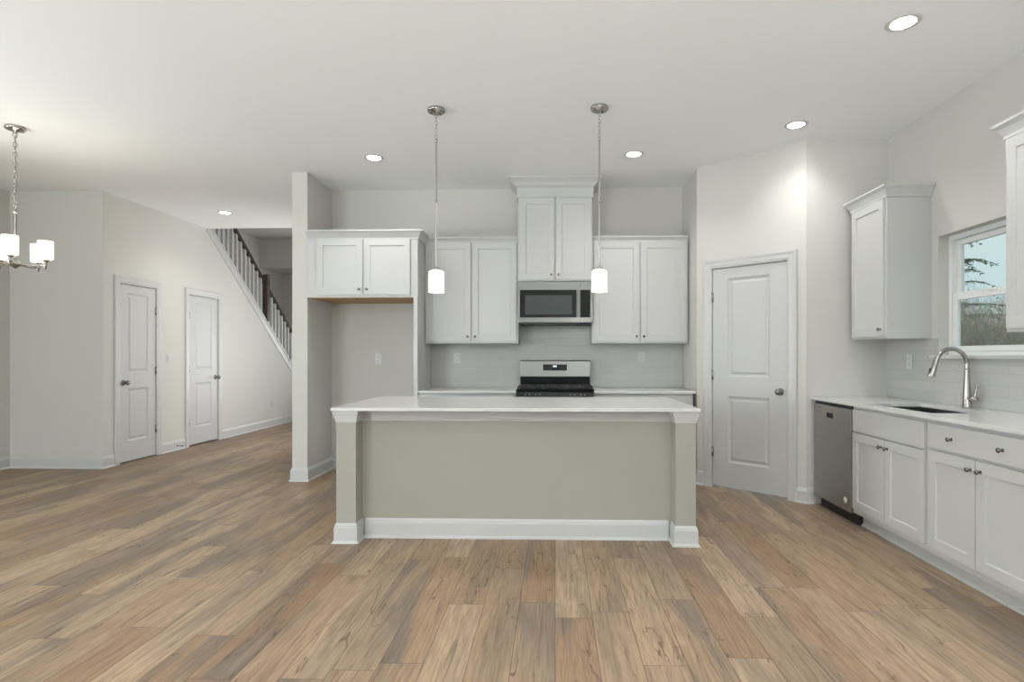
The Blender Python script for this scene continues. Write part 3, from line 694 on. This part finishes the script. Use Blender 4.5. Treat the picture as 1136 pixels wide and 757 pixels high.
tag(mw, 'stainless over-the-range microwave with black glass door', 'microwave')

# ------------------------------------------------------------------ RANGE
rg = empty('gas_range', (0.0, 5.545, 0))
RW = 0.379
MB().box(-RW, RW, 0.035, 0.655, 0.03, 0.905).build('body', M['steel'], rg)
MB().box(-RW-0.004, RW+0.004, -0.012, 0.560, 0.905, 0.934).build('cooktop', M['black'], rg, bevel=0.004)
# sloped control panel
cp = MB(); prism = [(-0.028, 0.785), (-0.012, 0.9045), (0.034, 0.9045), (0.034, 0.785)]
vs = [(x, y_, z_) for x in (-RW, RW) for y_, z_ in prism]
cp.add(vs, [(0, 1, 2, 3), (4, 5, 6, 7)]+[(i, (i+1) % 4, 4+(i+1) % 4, 4+i) for i in range(4)])
cpo = cp.build('control_panel', M['black'], rg)
for x in (-0.29, -0.19, 0.0, 0.19, 0.29):
    MB().lathe([(0.022, 0.010), (0.022, -0.010), (0.017, -0.014), (0.016, -0.034), (0.0, -0.036)], (x, -0.030, 0.845), 'Y', 18).build('burner_knob', M['black'], cpo)
    # glints on the controls, put in as small silver blocks
for x in (-0.29, -0.25, -0.19, -0.15, 0.15, 0.19, 0.25, 0.29): MB().box(x-0.004, x+0.004, -0.0235, -0.0185, 0.880, 0.884).build('control_glint', M['silver'], cpo)
# back guard
bgd = MB().box(-RW, RW, 0.590, 0.655, 0.905, 1.036).build('back_riser', M['black'], rg, bevel=0.002)
bgs = MB(); pr = [(0.562, 1.036), (0.578, 1.205), (0.590, 1.214), (0.655, 1.214), (0.655, 1.036)]
k = len(pr); vs = [(x, y_, z_) for x in (-RW-0.002, RW+0.002) for y_, z_ in pr]
bgs.add(vs, [tuple(range(k)), tuple(range(k, 2*k))]+[(i, (i+1) % k, k+(i+1) % k, k+i) for i in range(k)])
bo = bgs.build('back_guard', M['steel'], rg, bevel=0.003)
th_ = math.atan2(0.016, 0.169)
ds = MB().box(-0.130, 0.128, -0.003, 0.004, 0.0, 0.066).build('display_panel', M['blackglass'], bo, loc=(0, 0.567, 1.103)); ds.rotation_euler = (-th_, 0, 0)
MB().box(-0.022, -0.004, -0.0038, -0.0028, 0.040, 0.052).box(0.000, 0.016, -0.0038, -0.0028, 0.040, 0.052).build('clock_digits', M['digit'], ds)
for ix in list(range(-5, -1))+list(range(2, 6)):
    for iz in (0.016, 0.034, 0.050): MB().box(ix*0.022-0.004, ix*0.022+0.004, -0.0034, -0.0028, iz-0.0012, iz+0.0012).build('button_mark', M['slot'], ds)
# grates and burners
for gx in (-0.25, 0.0, 0.25):
    g_ = MB(); hw_ = 0.118
    for yy in (0.045, 0.270, 0.510): g_.box(gx-hw_, gx+hw_, yy-0.006, yy+0.006, 0.946, 0.958)
    for xx in (-hw_, 0, hw_): g_.box(gx+xx-0.006, gx+xx+0.006, 0.045, 0.510, 0.946, 0.958)
    for xx in (-hw_, hw_):
        for yy in (0.045, 0.510): g_.box(gx+xx-0.008, gx+xx+0.008, yy-0.008, yy+0.008, 0.9342, 0.950)
    g_.build('grate', M['iron'], rg)
    for yy in ((0.155, 0.395) if gx else (0.275,)):
        MB().lathe([(0.046, 0.9342), (0.046, 0.940), (0.034, 0.942), (0.034, 0.9455), (0.0, 0.9455)], (gx, yy, 0)).build('burner', M['iron'], rg)
od = MB().box(-RW, RW, 0.0, 0.034, 0.225, 0.775).build('oven_door', M['steel'], rg, bevel=0.004)
MB().box(-0.27, 0.27, -0.0015, 0.003, 0.32, 0.62).build('oven_window', M['blackglass'], od)
oh = MB().tube([(-0.33, -0.045, 0.725), (0.33, -0.045, 0.725)], 0.012, 12)
for x in (-0.30, 0.30): oh.cyl((x, -0.045, 0.725), 0.009, 0.046, 'Y', 10)
oh.build('oven_handle', M['steel'], od)
MB().box(-RW, RW, 0.0, 0.034, 0.035, 0.215).build('storage_drawer', M['steel'], rg, bevel=0.004)
for x in (-0.34, 0.34):
    for yy in (0.08, 0.60): MB().cyl((x, yy, 0.0), 0.015, 0.03).build('foot', M['rubber'], rg)
tag(rg, 'stainless and black gas range between the back counters', 'stove')

# ------------------------------------------------------------------ OUTLETS AND SWITCH
def plate(name, loc, rz, label, cat, group=None, rocker=False):
    e = empty(name, loc, rz)
    MB().box(-0.036, 0.036, -0.006, -0.0005, -0.058, 0.058).build('cover_plate', M['plastic'], e, bevel=0.002)
    if rocker: MB().box(-0.016, 0.016, -0.010, -0.0062, -0.033, 0.033).build('rocker', M['plastic'], e, bevel=0.001)
    else:
        for z in (-0.020, 0.020):
            s_ = MB().box(-0.0165, 0.0165, -0.0085, -0.0062, z-0.014, z+0.014).build('socket', M['plastic'], e, bevel=0.002)
            MB().box(-0.008, -0.005, -0.0090, -0.0084, z-0.004, z+0.006).box(0.005, 0.008, -0.0090, -0.0084, z-0.004, z+0.006).build('socket_slots', M['slot'], s_)
    tag(e, label, cat, group); return e
plate('power_outlet', (-1.085, BY-0.008, 1.238), 0, 'white outlet on the tile left of the range', 'outlet')
plate('power_outlet', (0.945, BY-0.008, 1.248), 0, 'white outlet on the tile right of the range', 'outlet')
plate('power_outlet', (-1.965, BY, 1.225), 0, 'white outlet on the back wall inside the fridge alcove', 'outlet')
plate('power_outlet', (RX-0.008, 4.560, 1.215), -PI/2, 'white outlet on the tile under the narrow cabinet by the window', 'outlet')
plate('power_outlet', (LX, 9.944, 0.406), PI/2, 'white outlet low on the hall wall under the stairs', 'outlet')
plate('light_switch', (LX, 7.235, 1.228), PI/2, 'white light switch between the two closet doors', 'switch', rocker=True)
sw = MB().cyl((0, 0, 0), 0.012, 0.004, 'X', 12).tube([(0.004, 0, 0), (0.065, 0, 0)], 0.005, 8).cyl((0.062, 0, 0), 0.009, 0.012, 'X', 12)
tag(sw.build('door_stop', M['pewter'], loc=(LX+0.015, 7.385, 0.06)), 'small metal door stop on the baseboard between closet doors', 'door stop')

# ------------------------------------------------------------------ RECESSED LIGHTS
def downlight(x, y_, label):
    e = empty('recessed_light', (x, y_, CZ))
    MB().lathe([(0.062, -0.001), (0.066, -0.006), (0.086, -0.004), (0.090, -0.0005)], seg=32).build('trim_ring', M['plastic'], e)
    MB().lathe([(0.0, -0.003), (0.061, -0.003)], seg=32).build('lens', M['lens'], e)
    d = bpy.data.lights.new('downlight_lamp', 'AREA'); d.shape = 'DISK'; d.size = 0.12; d.energy = CAN; d.color = (1.0, 0.985, 0.965); d.spread = math.radians(125)
    lo = bpy.data.objects.new('downlight_lamp', d); C.objects.link(lo); lo.parent = e; lo.location = (0, 0, -0.008)
    tag(e, label, 'ceiling light', 'recessed ceiling lights')
downlight(-1.685, 5.202, 'lit recessed ceiling light above the fridge alcove front')
downlight(0.719, 5.178, 'lit recessed ceiling light right of the tall cabinet crown')
downlight(1.923, 4.559, 'lit recessed ceiling light above the pantry door')
downlight(1.926, 3.177, 'lit recessed ceiling light nearest the viewer, at upper right')
downlight(-4.247, 7.144, 'lit recessed ceiling light in the hall near the stairs')
for (x, y_) in ((0.72, 1.6), (-1.68, 1.6), (-0.5, -0.9), (1.93, -0.4), (-4.3, 0.6)):
    downlight(x, y_, 'lit recessed ceiling light behind or above the viewer, out of view')

# ------------------------------------------------------------------ PENDANTS
def chain_mesh(mb, z0, z1, x=0, y_=0, L_=0.030, r=0.0022, wd=0.008):
    n_ = max(2, int(round((z0-z1)/(L_*0.78)))); st_ = (z0-z1)/n_
    for i in range(n_):
        zc = z0-(i+0.5)*st_; a0_ = PI/2*(i % 2)+0.5; pts_ = []
        for q in range(10):
            t_ = 2*PI*q/10; u = wd*math.cos(t_); v_ = (st_*0.62)*math.sin(t_)
            pts_.append((x+u*math.cos(a0_), y_+u*math.sin(a0_), zc+v_))
        mb.tube(pts_, r, 6, closed=True)
    return mb
def pendant(x, y_, label):
    e = empty('pendant_light', (x, y_, 0))
    cn = MB().lathe([(0.0, CZ-0.001), (0.064, CZ-0.001), (0.066, CZ-0.006), (0.066, CZ-0.018), (0.062, CZ-0.024), (0.014, CZ-0.027), (0.012, CZ-0.040), (0.0, CZ-0.042)], seg=32).build('canopy', M['nickel'], e)
    for k in range(3):
        a = k*2*PI/3+0.9; MB().lathe([(0.006, CZ-0.034), (0.006, CZ-0.024)], (0.040*math.cos(a), 0.040*math.sin(a), 0), seg=10).build('canopy_screw', M['pewter'], cn)
    chain_mesh(MB(), CZ-0.038, 2.885, L_=0.036).build('chain', M['rod'], e)
    MB().tube([(0, 0, 2.885), (0, 0, 1.915)], 0.0065, 12).lathe([(0.009, 2.40), (0.009, 2.43)], seg=12).lathe([(0.009, 2.86), (0.009, 2.885)], seg=12).build('stem', M['rod'], e)
    MB().lathe([(0.0, 1.925), (0.016, 1.925), (0.020, 1.915), (0.020, 1.900), (0.0, 1.9)], seg=20).build('socket_cap', M['nickel'], e)
    MB().lathe([(0.016, 1.899), (0.044, 1.899), (0.053, 1.893), (0.0565, 1.882), (0.0590, 1.741), (0.0560, 1.738), (0.0530, 1.741), (0.0510, 1.875), (0.016, 1.892)], seg=36).build('glass_shade', M['shade'], e)
    d = bpy.data.lights.new('pendant_lamp', 'POINT'); d.energy = PENDANT; d.color = (1, 0.96, 0.9); d.shadow_soft_size = 0.03
    lo = bpy.data.objects.new('pendant_lamp', d); C.objects.link(lo); lo.parent = e; lo.location = (0, 0, 1.71)
    MB().lathe([(0.0, 1.83), (0.018, 1.828), (0.025, 1.80), (0.018, 1.768), (0.0, 1.76)], seg=16).build('bulb', M['shade'], e)
    tag(e, label, 'pendant light', 'pendants over the island')
pendant(-0.888, 4.190, 'left glass cylinder pendant over the island, in front of the left cabinets')
pendant(0.328, 4.190, 'right glass cylinder pendant over the island, beside the microwave')

# ------------------------------------------------------------------ CHANDELIER
ch = empty('chandelier', (-4.350, 4.420, 0))
cn = MB().lathe([(0.0, CZ-0.001), (0.066, CZ-0.001), (0.068, CZ-0.006), (0.068, CZ-0.020), (0.060, CZ-0.026), (0.014, CZ-0.030), (0.012, CZ-0.046), (0.0, CZ-0.048)], seg=32).build('canopy', M['nickel'], ch)
MB().tube([(0.003, 0, CZ-0.045), (0.0, 0.0, 2.72)], 0.004, 8).build('cord', M['rod'], ch)
chain_mesh(MB(), CZ-0.045, 2.430, L_=0.050, r=0.0036, wd=0.013).build('chain', M['nickel'], ch)
MB().tube([(0, 0, 2.430), (0, 0, 2.03)], 0.0115, 12).lathe([(0.015, 2.41), (0.015, 2.44)], seg=14).build('stem', M['nickel'], ch)
MB().lathe([(0.0, 1.965), (0.012, 1.970), (0.030, 1.985), (0.045, 1.993), (0.045, 2.010), (0.030, 2.020), (0.018, 2.050), (0.0, 2.052)], seg=28).build('hub', M['nickel'], ch)
for k in range(5):
    a = math.radians(-54+72*k); ca, sa = math.cos(a), math.sin(a); R_ = 0.203
    ar = MB().tube([(0.03*ca, 0.03*sa, 2.002), (0.09*ca, 0.09*sa, 1.998), (0.15*ca, 0.15*sa, 1.999), (R_*ca, R_*sa, 2.003)], 0.0075, 10)
    ar.lathe([(0.0, 1.965), (0.006, 1.970), (0.008, 1.985), (0.016, 1.995), (0.016, 2.012), (0.010, 2.020), (0.026, 2.036), (0.028, 2.046), (0.0, 2.046)], (R_*ca, R_*sa, 0), seg=18)
    ao = ar.build('arm', M['nickel'], ch)
    MB().lathe([(0.0, 2.047), (0.044, 2.047), (0.050, 2.052), (0.052, 2.062), (0.052, 2.198), (0.049, 2.198), (0.049, 2.066), (0.0, 2.060)], (R_*ca, R_*sa, 0), seg=32).build('glass_shade', M['shadewarm'], ao)
    MB().lathe([(0.0, 2.061), (0.012, 2.063), (0.014, 2.085), (0.024, 2.115), (0.020, 2.140), (0.0, 2.150)], (R_*ca, R_*sa, 0), seg=14).build('bulb', M['shadewarm'], ao)
    d = bpy.data.lights.new('chandelier_lamp', 'POINT'); d.energy = CHANDELIER; d.color = (1, 0.90, 0.76); d.shadow_soft_size = 0.03
    lo = bpy.data.objects.new('chandelier_lamp', d); C.objects.link(lo); lo.parent = ao; lo.location = (R_*ca, R_*sa, 2.185)
tag(ch, 'five-light nickel chandelier with glowing opal shades at the left edge', 'chandelier')

# ------------------------------------------------------------------ OUTSIDE THE WINDOW
struct(MB().box(3.2, 60, -20, 60, -0.3, -0.2).build('ground', M['grass']), 'winter lawn outside the window', 'ground')
def shrub(x, y_, h_, wd, label, m, n_, seed, leaf=None, zb=-0.2):
    rnd = random.Random(seed); e = empty('bare_shrub', (x, y_, zb)); tw = MB()
    def grow(p, d, L_, r, depth):
        q = p+d*L_; side = Vector((rnd.uniform(-1, 1), rnd.uniform(-1, 1), rnd.uniform(-.3, .5)))*L_*0.12
        tw.tube([p, (p+q)/2+side, q], [r, r*0.8, r*0.55], 3)
        if depth == 0: return
        for k in range(3):
            t_ = rnd.uniform(0.45, 1.0); nd = (d+Vector((rnd.uniform(-1, 1), rnd.uniform(-1, 1), rnd.uniform(-0.3, 0.9)))*0.75).normalized()
            grow(p+(q-p)*t_, nd, L_*rnd.uniform(0.55, 0.75), r*0.6, depth-1)
    for i in range(n_):
        a = rnd.uniform(0, 2*PI); d = Vector((math.cos(a)*wd, math.sin(a)*wd, rnd.uniform(0.8, 1.3))).normalized()
        grow(Vector((rnd.uniform(-.2, .2), rnd.uniform(-.2, .2), 0)), d, h_*rnd.uniform(0.36, 0.5), 0.020, 4)
    tw.build('twigs', M[m], e)
    if leaf:
        lf = MB()
        for i in range(2200):
            c_ = Vector((rnd.gauss(0, h_*0.28), rnd.gauss(0, h_*0.28), rnd.uniform(0.05, 0.85)*h_)); s_ = rnd.uniform(0.02, 0.05)
            u = Vector((rnd.uniform(-1, 1), rnd.uniform(-1, 1), rnd.uniform(-1, 1))).normalized(); v_ = u.orthogonal().normalized()
            lf.add([c_-u*s_, c_+v_*s_*0.5, c_+u*s_, c_-v_*s_*0.5], [(0, 1, 2, 3)])
        lf.build('dry_leaves', M[leaf], e)
    tag(e, label, 'shrub', 'bare shrubs outside the window'); return e
shrub(8.5, 12.3, 3.0, 0.7, 'grey bare shrub outside at the left of the sink window', 'twiggrey', 22, 3)
shrub(12.0, 14.6, 3.2, 0.8, 'brown bare shrub with rust leaves at mid distance in the sink window', 'twig', 24, 5, 'dryleaf')
shrub(7.2, 8.9, 1.75, 0.9, 'low rusty shrub closest outside the sink window', 'twig', 24, 11, 'dryleaf')
shrub(15.3, 20.2, 4.2, 0.9, 'tall grey thicket outside, behind the nearer shrubs and before the conifer', 'twiggrey', 30, 14)
shrub(24.5, 31.5, 6.0, 0.9, 'farthest brown thicket outside at the right of the window', 'twig', 30, 19, 'dryleaf')
def conifer(x, y_, h_, label):
    rnd = random.Random(42); e = empty('conifer_tree', (x, y_, -0.2))
    MB().tube([(0, 0, 0), (0.05, 0, h_*0.5), (0, 0, h_)], [0.22, 0.14, 0.03], 8).build('trunk', M['twiggrey'], e)
    nd = MB()
    z = 1.2
    while z < h_-0.2:
        R_ = (1-z/h_)*3.2+0.6
        for k in range(5):
            a = rnd.uniform(0, 2*PI); L_ = R_*rnd.uniform(0.7, 1.1); p = Vector((0, 0, z)); pts_ = []
            for q in range(8):
                t_ = q/7; pts_.append(Vector((math.cos(a)*L_*t_, math.sin(a)*L_*t_, z+0.55*t_-0.75*t_*t_)))
            nd.tube(pts_, [0.022*(1-q/9) for q in range(8)], 3)
            for q in range(1, 8):
                for side in (-1, 1):
                    d = Vector((-math.sin(a)*side, math.cos(a)*side, rnd.uniform(-.35, .1)))+Vector((math.cos(a), math.sin(a), 0))*0.7
                    l_ = L_*0.26*(1.15-q/8); b_ = pts_[q]+d.normalized()*l_
                    for h2 in range(4):
                        o_ = Vector((rnd.uniform(-.05, .05), rnd.uniform(-.05, .05), rnd.uniform(-.06, .02)))
                        nd.tube([pts_[q], (pts_[q]+b_)/2+o_, b_+o_*1.6], [0.008, 0.014, 0.004], 3)
        z += 0.5
    nd.build('needles', M['conifer'], e)
    tag(e, label, 'tree'); return e
conifer(18.2, 26.2, 7.4, 'blue-green conifer outside against the sky in the sink window')
